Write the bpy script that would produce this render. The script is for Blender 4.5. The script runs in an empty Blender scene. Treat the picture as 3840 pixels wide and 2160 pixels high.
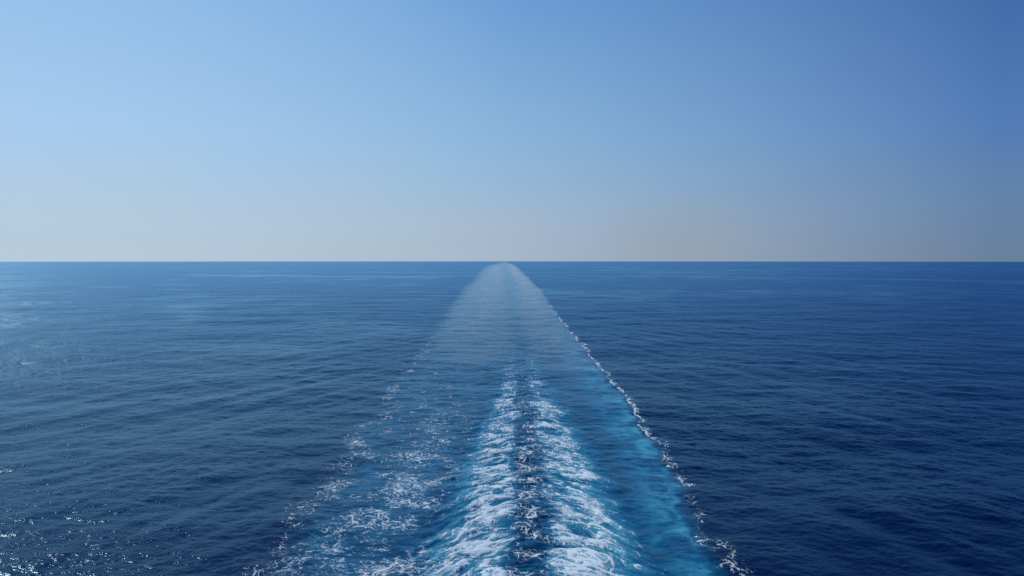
import bpy, math
import numpy as np
from mathutils import Vector

SC = bpy.context.scene
COL = SC.collection
R = math.radians

# ------------------------------------------------------------------ camera
CAM_H = 25.0
cam_d = bpy.data.cameras.new("camera")
cam = bpy.data.objects.new("camera", cam_d)
COL.objects.link(cam)
cam_d.sensor_width = 36.0
cam_d.lens = 28.26                 # 65 degrees across
cam_d.clip_start = 0.5
cam_d.clip_end = 80000.0
cam.location = (0, 0, CAM_H)
cam.rotation_euler = (R(90 - 2.06), 0, 0)
SC.camera = cam

# ------------------------------------------------------------------ sky + sun
SUN_AZ, SUN_EL = -41.0, 43.5       # degrees left of the view axis (+Y), above the horizon
SKY_SUNWARD = [(0.0, (182, 203, 219)), (0.045, (181, 204, 223)), (0.15, (166, 203, 238)), (0.30, (146, 190, 234)), (0.6, (84, 148, 224)), (1.0, (36, 90, 172))]
SKY_AHEAD = [(0.0, (166, 182, 199)), (0.04, (163, 184, 205)), (0.085, (152, 184, 212)), (0.15, (137, 180, 218)), (0.30, (108, 158, 212)), (0.5, (52, 110, 188)), (1.0, (28, 78, 165))]
SKY_AWAY = [(0.0, (106, 129, 156)), (0.06, (100, 132, 170)), (0.15, (82, 124, 182)), (0.30, (62, 104, 164)), (0.5, (32, 78, 152)), (1.0, (20, 62, 142))]
w = bpy.data.worlds.new("World")
SC.world = w
w.use_nodes = True
nt = w.node_tree
nt.nodes.clear()
out = nt.nodes.new("ShaderNodeOutputWorld")
bg = nt.nodes.new("ShaderNodeBackground")
sky = nt.nodes.new("ShaderNodeTexSky")
sky.sky_type = 'NISHITA'
sky.sun_disc = False
sky.sun_elevation = R(SUN_EL)
sky.sun_rotation = R(SUN_AZ)
sky.altitude = 20
sky.air_density = 1.0
sky.dust_density = 1.0
sky.ozone_density = 1.5
# hazy maritime air: the low sky's colour by height and by angle from the sun; the Nishita dome takes over above
def lin(c):
    return tuple(((v / 255 + 0.055) / 1.055) ** 2.4 if v > 10 else v / 255 / 12.92 for v in c) + (1,)
def wn(t, **k):
    n_ = nt.nodes.new(t)
    for a_, b_ in k.items(): setattr(n_, a_, b_)
    return n_
geo = wn("ShaderNodeNewGeometry")
neg = wn("ShaderNodeVectorMath", operation='SCALE'); neg.inputs["Scale"].default_value = -1.0
nt.links.new(geo.outputs["Incoming"], neg.inputs[0])
sep = wn("ShaderNodeSeparateXYZ"); nt.links.new(neg.outputs[0], sep.inputs[0])
def wramp(stops):
    r_ = wn("ShaderNodeValToRGB"); cr = r_.color_ramp
    cr.interpolation = 'B_SPLINE' if False else 'LINEAR'
    while len(cr.elements) < len(stops): cr.elements.new(0.5)
    for e_, (p_, c_) in zip(cr.elements, stops):
        e_.position = p_; e_.color = lin(c_)
    nt.links.new(sep.outputs["Z"], r_.inputs[0])
    return r_
ra = wramp(SKY_SUNWARD); rb = wramp(SKY_AHEAD); rc = wramp(SKY_AWAY)
hz = wn("ShaderNodeVectorMath", operation='MULTIPLY'); hz.inputs[1].default_value = (1, 1, 0)
nt.links.new(neg.outputs[0], hz.inputs[0])
hn = wn("ShaderNodeVectorMath", operation='NORMALIZE'); nt.links.new(hz.outputs[0], hn.inputs[0])
dt = wn("ShaderNodeVectorMath", operation='DOT_PRODUCT')
dt.inputs[1].default_value = (math.sin(R(SUN_AZ)), math.cos(R(SUN_AZ)), 0)
nt.links.new(hn.outputs[0], dt.inputs[0])
def wmix(f_, a_, b_, lo, hi, smoothed=False):
    mr = wn("ShaderNodeMapRange", interpolation_type='SMOOTHSTEP' if smoothed else 'LINEAR')
    mr.inputs["From Min"].default_value = lo; mr.inputs["From Max"].default_value = hi
    nt.links.new(f_, mr.inputs["Value"])
    m_ = wn("ShaderNodeMix", data_type='RGBA')
    nt.links.new(mr.outputs[0], m_.inputs["Factor"]); nt.links.new(a_, m_.inputs["A"]); nt.links.new(b_, m_.inputs["B"])
    return m_.outputs["Result"]
c1 = wmix(dt.outputs["Value"], rc.outputs[0], rb.outputs[0], math.cos(R(31 - SUN_AZ)), math.cos(R(SUN_AZ)))
c2 = wmix(dt.outputs["Value"], c1, ra.outputs[0], math.cos(R(SUN_AZ)), math.cos(R(31 + SUN_AZ)))
nsk = wn("ShaderNodeVectorMath", operation='SCALE'); nsk.inputs["Scale"].default_value = 0.085
nt.links.new(sky.outputs[0], nsk.inputs[0])
c3 = wmix(sep.outputs["Z"], c2, nsk.outputs[0], 0.6, 1.6, True)
# thin brownish exhaust haze the ship has left low over the sea, right of the track
sm = wn("ShaderNodeVectorMath", operation='DISTANCE')
sm.inputs[1].default_value = (math.sin(R(12)) / 1.9, math.cos(R(12)), math.sin(R(1.2)))
sq = wn("ShaderNodeVectorMath", operation='MULTIPLY'); sq.inputs[1].default_value = (1 / 1.9, 1, 1)
nt.links.new(neg.outputs[0], sq.inputs[0]); nt.links.new(sq.outputs[0], sm.inputs[0])
smr = wn("ShaderNodeMapRange", interpolation_type='SMOOTHSTEP')
smr.inputs["From Min"].default_value = 0.0; smr.inputs["From Max"].default_value = 0.075
smr.inputs["To Min"].default_value = 0.38; smr.inputs["To Max"].default_value = 0.0
nt.links.new(sm.outputs["Value"], smr.inputs["Value"])
mz = wn("ShaderNodeMix", data_type='RGBA')
mz.inputs["B"].default_value = lin((150, 160, 170))
nt.links.new(smr.outputs[0], mz.inputs["Factor"]); nt.links.new(c3, mz.inputs["A"]); c3 = mz.outputs["Result"]
bg.inputs["Strength"].default_value = 1.0
nt.links.new(c3, bg.inputs[0])
nt.links.new(bg.outputs[0], out.inputs[0])

sd = bpy.data.lights.new("sun", 'SUN')
sd.energy = 2.9
sd.angle = R(0.53)
sd.color = (1.0, 0.97, 0.93)
sun = bpy.data.objects.new("sun", sd)
COL.objects.link(sun)
a, e = R(SUN_AZ), R(SUN_EL)
sv = Vector((math.sin(a) * math.cos(e), math.cos(a) * math.cos(e), math.sin(e)))
sun.rotation_euler = sv.to_track_quat('Z', 'Y').to_euler()

vs = SC.view_settings
vs.view_transform = 'Standard'
vs.look = 'None'
vs.exposure = 0.0
vs.gamma = 1.0
SC.cycles.use_denoising = False

# ------------------------------------------------------------------ noise tools
def smooth(t, a, b):
    t = np.clip((t - a) / (b - a), 0, 1)
    return t * t * (3 - 2 * t)

_r = np.random.default_rng(7)
_PERM = np.concatenate([_r.permutation(1024)] * 3).astype(np.int32)
_ANG = _r.random(1024) * 2 * np.pi
_GX, _GY = np.cos(_ANG).astype(np.float32), np.sin(_ANG).astype(np.float32)

def perlin(x, y, seed=0):
    x = x + seed * 37.13
    y = y + seed * 91.71
    xf, yf = np.floor(x), np.floor(y)
    xi, yi = xf.astype(np.int64) & 1023, yf.astype(np.int64) & 1023
    x, y = (x - xf).astype(np.float32), (y - yf).astype(np.float32)
    u, v = x * x * x * (x * (6 * x - 15) + 10), y * y * y * (y * (6 * y - 15) + 10)
    a0, a1 = _PERM[xi], _PERM[xi + 1]
    h00, h10, h01, h11 = _PERM[a0 + yi], _PERM[a1 + yi], _PERM[a0 + yi + 1], _PERM[a1 + yi + 1]
    n00 = _GX[h00] * x + _GY[h00] * y
    n10 = _GX[h10] * (x - 1) + _GY[h10] * y
    n01 = _GX[h01] * x + _GY[h01] * (y - 1)
    n11 = _GX[h11] * (x - 1) + _GY[h11] * (y - 1)
    p, q = n00 + u * (n10 - n00), n01 + u * (n11 - n01)
    return (p + v * (q - p)) * 1.45          # about -1..1

def fbm(x, y, octv, seed=0, gain=0.5, ridge=False):
    s, a, tot = 0, 1.0, 0
    for i in range(octv):
        n = perlin(x, y, seed + i * 3)
        s = s + a * ((1 - 2 * np.abs(n)) if ridge else n)
        tot += a
        a *= gain
        x, y = 1.62 * x - 1.18 * y, 1.18 * x + 1.62 * y
    return s / tot

def wave_bands(L, N, bands, wind, seed, spread=2.0):
    """FFT sea tiles: per wavelength band (lo, hi, rms slope) the height and the choppy offset."""
    rg = np.random.default_rng(seed)
    k1 = 2 * np.pi * np.fft.fftfreq(N, L / N)
    kx, ky = np.meshgrid(k1, k1, indexing='ij')
    k = np.hypot(kx, ky); k[0, 0] = 1
    th = np.arctan2(ky, kx) - wind
    sp = (np.abs(np.cos(th / 1.0)) ** spread * (np.cos(th) > 0) + 0.10)
    noise = rg.standard_normal((N, N)) + 1j * rg.standard_normal((N, N))
    res = []
    for lo, hi, slope in bands:
        lam = 2 * np.pi / k
        win = np.clip(np.log(lam / lo) / 0.25 + 0.5, 0, 1) * np.clip(np.log(hi / lam) / 0.25 + 0.5, 0, 1)
        H = noise * np.sqrt(sp) * k ** -2.0 * win
        H[0, 0] = 0
        h = np.fft.ifft2(H).real
        sx, sy = np.fft.ifft2(1j * kx * H).real, np.fft.ifft2(1j * ky * H).real
        # the real part of each is consistent with the height's real part
        dx, dy = np.fft.ifft2(1j * kx / k * H).real, np.fft.ifft2(1j * ky / k * H).real
        s = slope / np.sqrt((sx ** 2 + sy ** 2).mean())
        res.append((lo, [np.float32(q * s) for q in (h, dx, dy)], L, N))
    return res

def sample(tile, L, N, x, y):
    fx, fy = x * (N / L), y * (N / L)
    x0, y0 = np.floor(fx), np.floor(fy)
    tx, ty = (fx - x0).astype(np.float32), (fy - y0).astype(np.float32)
    xi, yi = x0.astype(np.int64) % N, y0.astype(np.int64) % N
    xj, yj = (xi + 1) % N, (yi + 1) % N
    return [(t[xi, yi] * (1 - tx) + t[xj, yi] * tx) * (1 - ty) + (t[xi, yj] * (1 - tx) + t[xj, yj] * tx) * ty for t in tile]

# ------------------------------------------------------------------ the sea grid: fine in front, coarse behind
# (spacing grows with distance; every value below depends on the world position only)
q = 1.0
half = 41.0
az_in = np.linspace(-half, half, int(2300 * q))
step, az_out = az_in[1] - az_in[0], []
t = half
while t < 180:
    step *= 1.09
    t += min(step, 3.0)
    az_out.append(min(t, 180.0))
az = R(1) * np.concatenate([-np.array(az_out[::-1]), az_in, np.array(az_out)])
r_near = np.geomspace(0.5, 46, 110)[:-1]
dep = np.linspace(math.atan(CAM_H / 46.0), math.atan(CAM_H / 900.0), int(900 * q))
r_mid = CAM_H / np.tan(dep)
r_far = np.geomspace(900, 26000, int(190 * q))[1:]
rr = np.concatenate([r_near, r_mid, r_far])
dr = np.gradient(rr)
AZ, RR = np.meshgrid(az, rr)
DR = np.repeat(dr[:, None], len(az), 1)
ROWS, COLS = RR.shape
X = (RR * np.sin(AZ)).ravel()
Y = (RR * np.cos(AZ)).ravel()
RR, DR = RR.ravel(), DR.ravel()
NV = X.size
print("sea verts", NV)

# ------------------------------------------------------------------ wake layout along the ship's track (metres)
def track(pts, y):
    p = np.array(pts, float)
    return np.interp(np.log(np.clip(y, 20, 20000)), np.log(p[:, 0]), p[:, 1])

yy = np.clip(Y, 20, 20000)
wl = track([(20, -18), (63, -19.2), (110, -20.6), (235, -24), (329, -27), (475, -32), (700, -38), (1106, -44), (2000, -66), (3200, -86), (4200, -76), (6000, -78), (20000, -140)], yy)
wr = track([(20, 14), (63, 16.8), (90, 18.8), (120, 20.3), (235, 20.5), (329, 20), (475, 21), (700, 23.6), (1106, 21.6), (2000, 17), (3200, 12), (4200, 1), (6000, -40), (20000, -110)], yy)
wc = track([(20, 0), (63, 0.6), (120, 1.8), (235, 1.5), (538, -2), (1106, -9), (2000, -16), (3200, -30), (4200, -36), (6000, -58), (20000, -125)], yy)
edge_wob = 1.3 * perlin(yy / 15, yy * 0 + 3.3, 5) + 0.6 * perlin(yy / 5.5, yy * 0 + 7.7, 6) + 0.25 * perlin(yy / 1.7, yy * 0, 8)
edge_wob = edge_wob * smooth(yy, 4000, 300) + smooth(yy, 300, 900) * 3.0 * perlin(yy / 90, yy * 0, 9)
wr_e = wr + edge_wob
wl_e = wl + 2.2 * perlin(yy / 19, yy * 0 + 1.3, 11) + 1.0 * perlin(yy / 6, yy * 0 + 2.3, 12)
infront = Y > 10
soft = 0.8 + yy * 0.004
inside = smooth(X, wl_e - soft * 2, wl_e + soft * 2) * smooth(-X, -wr_e - soft * .6, -wr_e + soft * .6) * infront

# ------------------------------------------------------------------ waves
SLOPES = [0.019, 0.026, 0.036, 0.055, 0.064, 0.060]
WIND = R(-100)
bands = []
for k_, (lo_, hi_, turn, spr) in enumerate([(14, 60, 22, 4), (6, 14, -26, 2.5), (2.6, 6, 12, 1.6), (1.1, 2.6, -22, 1.4), (0.45, 1.1, 14, 1.2), (0.2, 0.45, -6, 1.0)]):
    bands += wave_bands(557.0 if k_ < 3 else 83.0, 1024, [(lo_, hi_, SLOPES[k_])], WIND + R(turn), 1 + k_, spr)
gust = fbm(X / 170, Y / 260, 3, 44) * 0.9 + fbm(X / 38, Y / 60, 3, 50) * 0.8
gust_amp = np.minimum(np.clip(1.0 + 0.65 * gust, 0.35, 1.35), np.interp(RR, [90, 190], [1.35, 1.0]))
H = np.zeros(NV, np.float32); DX = np.zeros(NV, np.float32); DY = np.zeros(NV, np.float32)
var_un = np.full(NV, 0.0008, np.float32)            # slopes finer than any band
far_wake = inside * smooth(yy, 130, 420)
near_wake = inside * smooth(yy, 420, 130)
for i, (lo, tile, L, N) in enumerate(bands):
    amp = 1.0 - smooth(DR, lo * 0.8, lo * 2.6)
    wx = X + 7 * perlin(X / 140, Y / 140, 60 + i); wy = Y + 7 * perlin(X / 140 + 5, Y / 140, 70 + i)
    rot = 0.3 * i
    c, s = math.cos(rot) , math.sin(rot)
    c, s = 1, 0
    h, dx, dy = sample(tile, L, N, c * wx - s * wy + 11 * i, s * wx + c * wy + 29 * i)
    g = gust_amp if i >= 2 else 1.0
    calm = 1 - far_wake * (0.5 if i >= 2 else 0.2) - near_wake * (0.25 if i >= 3 else 0)
    f = (amp * g * calm).astype(np.float32)
    H += h * f; DX -= dx * f * 0.9; DY -= dy * f * 0.9
    sl = SLOPES[i]
    var_un += ((1 - amp) * (sl * g * calm) ** 2).astype(np.float32)

# the ship's own divergent waves, crests slanting back and outwards on both sides
for sd_, ph in ((-1, 0.0), (1, 2.0)):
    th = R(24 if sd_ < 0 else 18)
    nx, ny = math.cos(th), -math.sin(th) * -sd_ * -1
    for lam, slo, sn in ((9.5, 0.045, 1), (5.2, 0.040, 2), (3.1, 0.03, 3)):
        env = np.clip(0.35 + 1.1 * fbm(X / (lam * 3.5), Y / (lam * 7), 2, 400 + sn + 10 * sd_), 0, 1.2)
        env = env * smooth(sd_ * X, 14, 30) * smooth(-sd_ * X, -130, -60) * smooth(Y, 600, 200) * infront * (1 - smooth(DR, lam * .3, lam * .9))
        phs = 2 * np.pi / lam * (nx * sd_ * X + math.sin(th) * Y) + 2.2 * fbm(X / (lam * 4), Y / (lam * 5), 2, 420 + sn)
        k_ = 2 * np.pi / lam
        H += (env * slo / k_ * 1.3 * np.sin(phs)).astype(np.float32)

# slick streaks: long calm bands that cross the far sea
def slick(pts, width, xs=X, ys=Y):
    p = np.array(pts, float)
    yc = np.interp(xs, p[:, 0], p[:, 1])
    ends = smooth(xs, p[0, 0], p[0, 0] + 0.15 * (p[-1, 0] - p[0, 0])) * smooth(-xs, -p[-1, 0], -p[-1, 0] + 0.15 * (p[-1, 0] - p[0, 0]))
    n = 0.35 * perlin(xs / 160, ys / 160, 90)
    return np.exp(-((ys - yc) / width + n) ** 2) * ends
S = np.zeros(NV)
S = np.maximum(S, slick([(-560, 1290), (-300, 1180), (-60, 1120)], 28))
S = np.maximum(S, 0.5 * slick([(-560, 1600), (-100, 1500), (600, 1560)], 40))
S = np.maximum(S, 0.8 * slick([(40, 1230), (300, 1160), (480, 980), (700, 820)], 26))
S = np.maximum(S, 0.6 * slick([(30, 1800), (900, 1900), (1800, 1700)], 60))
S = np.maximum(S, 0.6 * slick([(-190, 450), (-150, 380), (-120, 300)], 22))
S = S * (1 - inside) * infront

# ------------------------------------------------------------------ wake: churned water, turquoise bubbles, foam
M = (np.abs(X - wc) < 75) & (Y > 15) & (Y < 8000)
ix = np.nonzero(M)[0]
x, y = X[ix], Y[ix]
cx, ex_r, ex_l = wc[ix], wr_e[ix], wl_e[ix]
wxn = fbm(x / 5, y / 5, 2, 101); wyn = fbm(x / 5, y / 5, 2, 111)
near = smooth(y, 250, 80)                       # how fresh the churn is
foam_all = {}
turq = np.zeros(ix.size); churn = np.zeros(ix.size)

def web_foam(web, cover, width=0.42):
    t0 = 0.90 - 0.52 * cover
    return smooth(web, t0, t0 + width) * smooth(cover, 0.03, 0.25)

def lace(px, py, cover, seed, scale=1.0):
    """curling threads of foam that widen and join as the cover rises"""
    a_ = fbm(px / (2.6 * scale), py / (2.6 * scale), 2, seed)
    b_ = fbm(px / (2.6 * scale) + 9, py / (2.6 * scale), 2, seed + 4)
    px, py = px + 1.0 * scale * a_, py + 1.0 * scale * b_
    wdt = 0.022 + 0.15 * np.clip(cover, 0, 1.2) ** 1.6
    out_ = 0
    for i_, (sc_, wt_) in enumerate(((2.3, 1.0), (1.15, 0.95), (0.6, 0.85), (0.33, 0.7))):
        sc_ *= scale
        n_ = perlin(px / sc_, py / sc_, seed + 10 + 7 * i_)
        out_ = np.maximum(out_, wt_ * np.exp(-(n_ / (wdt * (1.15 - 0.1 * i_))) ** 2))
    brk = perlin(px / (0.9 * scale), py / (0.9 * scale), seed + 50)
    out_ = out_ * smooth(brk + 1.3 * cover, -0.1, 0.7)
    return out_ * smooth(cover, 0.02, 0.22)

def stream(side, seed):
    """one propeller's stream: feathered arcs that sweep outward and towards the ship"""
    d = side * (x - cx)                         # distance out from the centre line
    d = d - (np.interp(y, [63, 120], [1.9, 1.0]) if side > 0 else 0.3) + 0.9 * perlin(y / 9, y * 0, seed) + 0.5 * wxn
    wid = np.interp(y, [20, 63, 110, 160, 230], [10.5, 10.2, 8.2, 5.4, 4.0]) if side > 0 else np.interp(y, [20, 63, 110, 160, 230], [9.4, 9.0, 7.2, 4.8, 3.2])
    u = d / wid
    body = smooth(u, -0.05, 0.22) * smooth(-u, -1.25, -0.55)
    arc = y + 5.5 * np.clip(d / 7, 0, 3) ** 1.7 + 0.9 * wyn
    return d, u, body, arc

for side, seed, nm in ((-1, 201, 'port'), (1, 231, 'starboard')):
    d, u, body, arc = stream(side, seed)
    ridge = fbm(d / (7 if side > 0 else 5.2) + 3 + 0.35 * wxn, arc / (4.2 if side > 0 else 3.1) + 0.5 * wyn, 3, seed + 1)            # arc ridges, elongated outward
    mid = fbm(d / 2.6, arc / 1.3, 3, seed + 9, 0.6)
    webx, weby = d + 0.35 * wxn + 0.25 * fbm(x / 1.1, y / 1.1, 2, seed + 2), arc + 0.5 * fbm(x / 1.3, y / 1.3, 2, seed + 5)
    dens = body * (0.10 + 0.90 * near ** 1.15) * smooth(y, 330, 180)
    core = smooth(u, -0.05, 0.2) * smooth(-u, -0.85, -0.5)
    cover = np.clip(dens * (core * (0.50 + 0.25 * ridge + 0.5 * mid) + (0.20 + 0.8 * ridge + 0.6 * mid)), 0, 1.05)
    f = lace(webx / 1.4, weby / 0.95, cover * 0.95, seed + 20, 0.85) * (0.6 + 0.4 * cover) * (0.85 + 0.35 * fbm(x / 1.1, y / 1.3, 3, seed + 77)) + 0.06 * cover ** 2
    foam_all[nm] = np.clip(f, 0, 1)
    turq = np.maximum(turq, np.clip(body * near ** 0.8 * (0.85 + 0.6 * ridge + 0.5 * mid), 0, 1))
    churn += body * (ridge * 0.42 + mid * 0.16) * (0.2 + 0.8 * near)

# lacy foam left of the port stream, drifting out to the wake's left edge
t = (x - ex_l)
lace_n = fbm(x / 4.5 + 2, y / 6, 3, 301, 0.6)
web = fbm((x + 0.5 * wxn) / 1.3, (y + 0.5 * wyn) / 1.1, 4, 311, 0.75, ridge=True)
wcen = (cx - 12.5)
lace_d = np.exp(-((x - wcen) / 5.5) ** 2) * smooth(y, 175, 65)
f_l = 0.62 * lace(x * 0.9, y, np.clip(lace_d * (0.36 + 1.15 * lace_n), 0, 0.72), 501, 0.72)
ed = np.exp(-((t + 0.9 * wxn) / np.interp(y, [60, 120, 400], [2.4, 1.5, 1.0])) ** 2) * smooth(y, 480, 150)
f_e = 0.56 * lace(x, y * 0.8, np.clip(ed * (0.34 + 1.0 * fbm(x / 4, y / 5, 3, 331, 0.6)), 0, 0.75), 521, 0.72)
f_w = 0.7 * lace(x * 0.8, y, np.clip(inside[ix] * smooth(-x, -cx + 6, -cx + 9) * smooth(y, 330, 70) * (0.06 + 0.8 * fbm(x / 3, y / 4, 3, 335, 0.6)), 0, 0.5), 541, 0.75)
f_l = np.maximum(f_l, f_w)
foam_all['lace'] = np.clip(np.maximum(f_l, f_e), 0, 1)
turq = np.maximum(turq, 0.42 * np.clip(lace_d * (0.8 + lace_n) * 1.2, 0, 1))
turq = np.maximum(turq, inside[ix] * smooth(y, 400, 80) * np.clip(0.22 + 0.5 * fbm(x / 3.5 + 0.4 * wxn, y / 5, 4, 347, 0.65), 0, 0.6))

# right edge: turquoise band, then a thin wandering foam line
s = ex_r - x
bandw = np.interp(y, [20, 63, 120, 200, 300, 500], [6.2, 6.2, 7.5, 9, 9, 6])
tn = fbm(x / 4.2 + 0.5 * wxn, y / 6 + 0.5 * wyn, 5, 341, 0.68)
s_t = s + 1.1 * fbm(x / 4, y / 4, 3, 345) - 0.2
band = smooth(s_t, -0.1, 1.3) * smooth(-(s_t + 3.0 * tn) / bandw, -1.5, -0.3)
turq = np.maximum(turq, 0.95 * band * smooth(y, 400, 120) * np.clip(0.64 + 1.3 * tn, 0.08, 1))
web2 = fbm((x + 0.4 * wxn) / 0.9, (y + 0.4 * wyn) / 1.2, 4, 351, 0.72, ridge=True)
lw = np.interp(y, [20, 63, 90, 130, 300, 600], [1.9, 1.6, 1.0, 0.5, 0.45, 0.6])
ln = np.exp(-((s + 0.35 * lw) / lw) ** 2)
f_r = lace(x * 0.9, y * 0.7, np.clip(ln * (np.interp(y, [60, 90, 130], [0.04, 0.14, 0.36]) + 0.9 * fbm(x / 2.5, y / 4, 3, 361)) * smooth(y, 620, 260), 0, 0.8), 561, 0.6)
thread = np.exp(-((s - 0.15 + 0.5 * fbm(x / 1.4, y / 1.9, 3, 571)) / np.interp(y, [60, 120, 400], [0.05, 0.12, 0.3])) ** 2)
f_r = np.maximum(f_r, thread * smooth(fbm(x / 4, y / 6, 3, 575) + 0.3 * perlin(x / 2, y / 3, 579), -0.15, 0.3) * smooth(y, 60, 100) * smooth(y, 560, 200) * 0.9)
foam_all['edge'] = np.clip(f_r, 0, 1)

# old wake: thin drifting film of bubbles in two lanes, brighter towards the right edge; smooth water's pale sky sheen is painted in with it
def film(a_):
    return 0.14 * smooth(a_, 0, 0.03) + 0.54 * a_
un = (x - ex_l) / np.maximum(ex_r - ex_l, 1)
lanes = 0.46 + 0.30 * np.exp(-((un - 0.34) / 0.16) ** 2) + 0.60 * np.exp(-((un - 0.84) / 0.13) ** 2) - 0.34 * np.exp(-((un - 0.60) / 0.07) ** 2)
dash = fbm(x / 11, y / 4.2, 3, 371, 0.6)  # light and dark of the cross ripples, painted into the film's opacity
st = fbm((x - cx) / 9, y / 260, 3, 373, 0.5)
amp_y = np.interp(y, [150, 230, 420, 900, 2500, 4000, 6000, 8000], [0, 0.06, 0.14, 0.26, 0.31, 0.22, 0.08, 0.0])
fine_ = smooth(y, 1500, 300)
foam_all['trail'] = film(np.clip(inside[ix] * lanes * amp_y * (1 + fine_ * 2.3 * dash + (1 - fine_) * 0.35 * st), 0, 0.6))

# dark choppy seam between the streams
dmid = np.exp(-((x - cx - 0.6) / 2.2) ** 2) * near
churn += dmid * 0.25 * fbm(x / 1.8, y / 1.8, 3, 371)
wv = fbm((x) / 1.2, (y) / 1.8, 4, 381, 0.7, ridge=True)
foam_all['seam'] = 0.75 * lace(x, y * 0.8, np.clip(dmid * (0.30 + 0.8 * fbm(x / 2.5, y / 3, 2, 391)), 0, 0.6), 581, 0.8)
churn += inside[ix] * smooth(y, 420, 100) * 0.075 * fbm(x / 3.0, y / 1.5, 3, 395)
# long transverse ripples of the old wake
churn += inside[ix] * smooth(y, 150, 260) * 0.13 * fbm(x / 8, y / 3.4, 2, 399) * smooth(DR[ix], 6, 1.5)
H[ix] += churn

T = np.zeros(NV); T[ix] = turq
T = np.clip(T, 0, 1)

var_un *= (1 - 0.88 * S)
var_un *= (1 - 0.35 * far_wake * np.clip(0.8 + 0.9 * fbm((X - wc) / 9, Y / 140, 3, 96), 0, 1.3))
rough = np.clip((2 * var_un) ** 0.25, 0.12, 0.7)     # GGX alpha^2 = 2 * slope variance
rough = np.clip(np.sqrt(np.sqrt(2 * var_un)), 0.16, 0.40)

PX = X + DX; PY = Y + DY
PZ = H - (RR ** 2) / 12.742e6

def grid_faces(mask=None):
    i = np.arange(ROWS - 1)[:, None] * COLS + np.arange(COLS - 1)[None, :]
    i = i.ravel()
    f = np.stack([i, i + COLS, i + COLS + 1, i + 1], 1)[:, ::-1]
    return f

def make_mesh(name, P, F, attrs):
    me = bpy.data.meshes.new(name)
    me.vertices.add(len(P)); me.vertices.foreach_set("co", np.ascontiguousarray(P, np.float32).ravel())
    me.loops.add(F.size); me.loops.foreach_set("vertex_index", np.ascontiguousarray(F, np.int32).ravel())
    me.polygons.add(len(F))
    me.polygons.foreach_set("loop_start", np.arange(0, F.size, 4, dtype=np.int32))
    me.polygons.foreach_set("use_smooth", np.ones(len(F), bool))
    me.update(calc_edges=True)
    for k, v in attrs.items():
        at = me.attributes.new(k, 'FLOAT', 'POINT')
        at.data.foreach_set("value", np.ascontiguousarray(v, np.float32))
    ob = bpy.data.objects.new(name, me)
    COL.objects.link(ob)
    return ob

# ------------------------------------------------------------------ materials
def mat(name):
    m = bpy.data.materials.new(name); m.use_nodes = True
    n = m.node_tree; n.nodes.clear()
    return m, n, n.nodes.new("ShaderNodeOutputMaterial")

def attr(n, name):
    a = n.nodes.new("ShaderNodeAttribute"); a.attribute_name = name
    return a.outputs["Fac"]

def math_(n, op, a, b=None):
    k = n.nodes.new("ShaderNodeMath"); k.operation = op
    for i, v in enumerate((a, b)):
        if v is None: continue
        if isinstance(v, (int, float)): k.inputs[i].default_value = v
        else: n.links.new(v, k.inputs[i])
    return k.outputs[0]

WATER_IOR = 1.27
WATER_RAMP = [(0.0, (0.0002, 0.006, 0.036)), (0.5, (0.007, 0.11, 0.21)), (1.0, (0.06, 0.36, 0.46))]   # clear deep water ... full of air bubbles
def fresnel_rough(n, f):
    """mean reflectance of a surface of unresolved wavelets: Fresnel / (1 + 22.7 sigma^1.5), sigma = roughness^2 / sqrt 2"""
    sg = math_(n, 'MULTIPLY', math_(n, 'POWER', attr(n, "rough"), 2.0), 0.707)
    return math_(n, 'DIVIDE', f, math_(n, 'ADD', math_(n, 'MULTIPLY', math_(n, 'POWER', sg, 1.5), 12.0), 1.0))

m_sea, n, o = mat("sea_water")
p = n.nodes.new("ShaderNodeMixShader")
body = n.nodes.new("ShaderNodeBsdfDiffuse")
gl = n.nodes.new("ShaderNodeBsdfAnisotropic"); gl.distribution = 'BECKMANN'
fr = n.nodes.new("ShaderNodeFresnel"); fr.inputs["IOR"].default_value = WATER_IOR
n.links.new(fresnel_rough(n, fr.outputs[0]), p.inputs[0]); n.links.new(body.outputs[0], p.inputs[1]); n.links.new(gl.outputs[0], p.inputs[2])
gl.inputs["Color"].default_value = (0.56, 0.86, 1.0, 1)
mix = n.nodes.new("ShaderNodeValToRGB")
cr = mix.color_ramp
cr.elements.new(0.5)
for e_, (p_, c_) in zip(cr.elements, WATER_RAMP):
    e_.position = p_; e_.color = c_ + (1,)
n.links.new(attr(n, "bubbles"), mix.inputs[0])
n.links.new(mix.outputs[0], body.inputs["Color"])
n.links.new(attr(n, "rough"), gl.inputs["Roughness"])
tc = n.nodes.new("ShaderNodeNewGeometry")
mp = n.nodes.new("ShaderNodeMapping"); mp.inputs["Scale"].default_value = (0.8, 1.3, 1.0)
n.links.new(tc.outputs["Position"], mp.inputs["Vector"])
nz = n.nodes.new("ShaderNodeTexNoise"); nz.inputs["Scale"].default_value = 4.5; nz.inputs["Detail"].default_value = 3
nz.inputs["Roughness"].default_value = 0.6
n.links.new(mp.outputs[0], nz.inputs["Vector"])
bp = n.nodes.new("ShaderNodeBump"); bp.inputs["Strength"].default_value = 1.0; bp.inputs["Distance"].default_value = 0.03
n.links.new(nz.outputs["Fac"], bp.inputs["Height"])
for t_ in (body, gl, fr):
    n.links.new(bp.outputs[0], t_.inputs["Normal"])
n.links.new(p.outputs[0], o.inputs[0])

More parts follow.
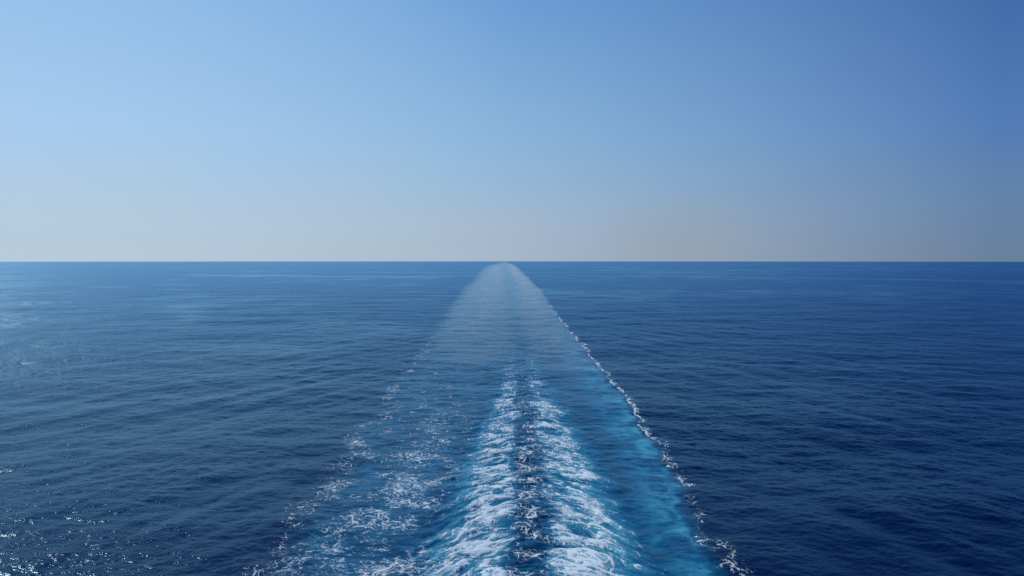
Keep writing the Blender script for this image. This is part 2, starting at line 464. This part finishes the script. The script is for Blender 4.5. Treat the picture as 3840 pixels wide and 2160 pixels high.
m_foam, n, o = mat("sea_foam")
p = n.nodes.new("ShaderNodeBsdfPrincipled")
p.inputs["Base Color"].default_value = (0.70, 0.84, 0.86, 1)
p.inputs["Roughness"].default_value = 0.9
tr = n.nodes.new("ShaderNodeBsdfTransparent")
mx = n.nodes.new("ShaderNodeMixShader")
tc = n.nodes.new("ShaderNodeNewGeometry")
nz = n.nodes.new("ShaderNodeTexNoise"); nz.inputs["Scale"].default_value = 5.0; nz.inputs["Detail"].default_value = 4
nz.inputs["Roughness"].default_value = 0.7
n.links.new(tc.outputs["Position"], nz.inputs["Vector"])
v = math_(n, 'ADD', attr(n, "foam"), math_(n, 'MULTIPLY', math_(n, 'SUBTRACT', nz.outputs["Fac"], 0.5), 0.9))
v = n.nodes.new("ShaderNodeMapRange")
add = math_(n, 'ADD', attr(n, "foam"), math_(n, 'MULTIPLY', math_(n, 'SUBTRACT', nz.outputs["Fac"], 0.5), 1.0))
n.links.new(add, v.inputs["Value"])
v.inputs["From Min"].default_value = 0.14; v.inputs["From Max"].default_value = 0.62
al = math_(n, 'MULTIPLY', v.outputs[0], 0.88)
n.links.new(al, mx.inputs[0]); n.links.new(tr.outputs[0], mx.inputs[1]); n.links.new(p.outputs[0], mx.inputs[2])
n.links.new(mx.outputs[0], o.inputs[0])

# ------------------------------------------------------------------ build
P = np.stack([PX, PY, PZ], 1)
F = grid_faces()
sea = make_mesh("sea", P, F, {"rough": rough, "bubbles": T})
sea.data.materials.append(m_sea)
sea["kind"] = "structure"

def foam_object(name, keys, label, cat):
    v = np.zeros(NV)
    for k in keys: v[ix] = np.maximum(v[ix], foam_all[k])
    keep = (v[F].max(1) > 0.02)
    f = F[keep]
    used, inv = np.unique(f, return_inverse=True)
    q_ = P[used].copy(); q_[:, 2] += 0.012 + 0.05 * v[used]
    ob = make_mesh(name, q_, inv.reshape(-1, 4), {"foam": v[used]})
    ob.data.materials.append(m_foam)
    ob["kind"] = "stuff"; ob["label"] = label; ob["category"] = cat
    return ob

foam_object("propeller_foam", ['port'], "thick white foam stream churned up left of the wake's dark centre", "foam")
foam_object("propeller_foam", ['starboard'], "thick white foam stream churned up between the dark centre and the turquoise water", "foam")
foam_object("wake_foam", ['lace'], "thin lacy foam scattered over the wake's left side out to its ragged edge", "foam")
foam_object("wake_trail", ['trail'], "pale film of old bubbles and painted sky sheen in the far wake, tapering to the horizon", "wake trail")
foam_object("foam_line", ['edge'], "narrow wandering white foam line along the turquoise wake's right edge", "foam line")
foam_object("wake_foam", ['seam'], "sparse foam flecks on the dark choppy water between both white streams", "foam")
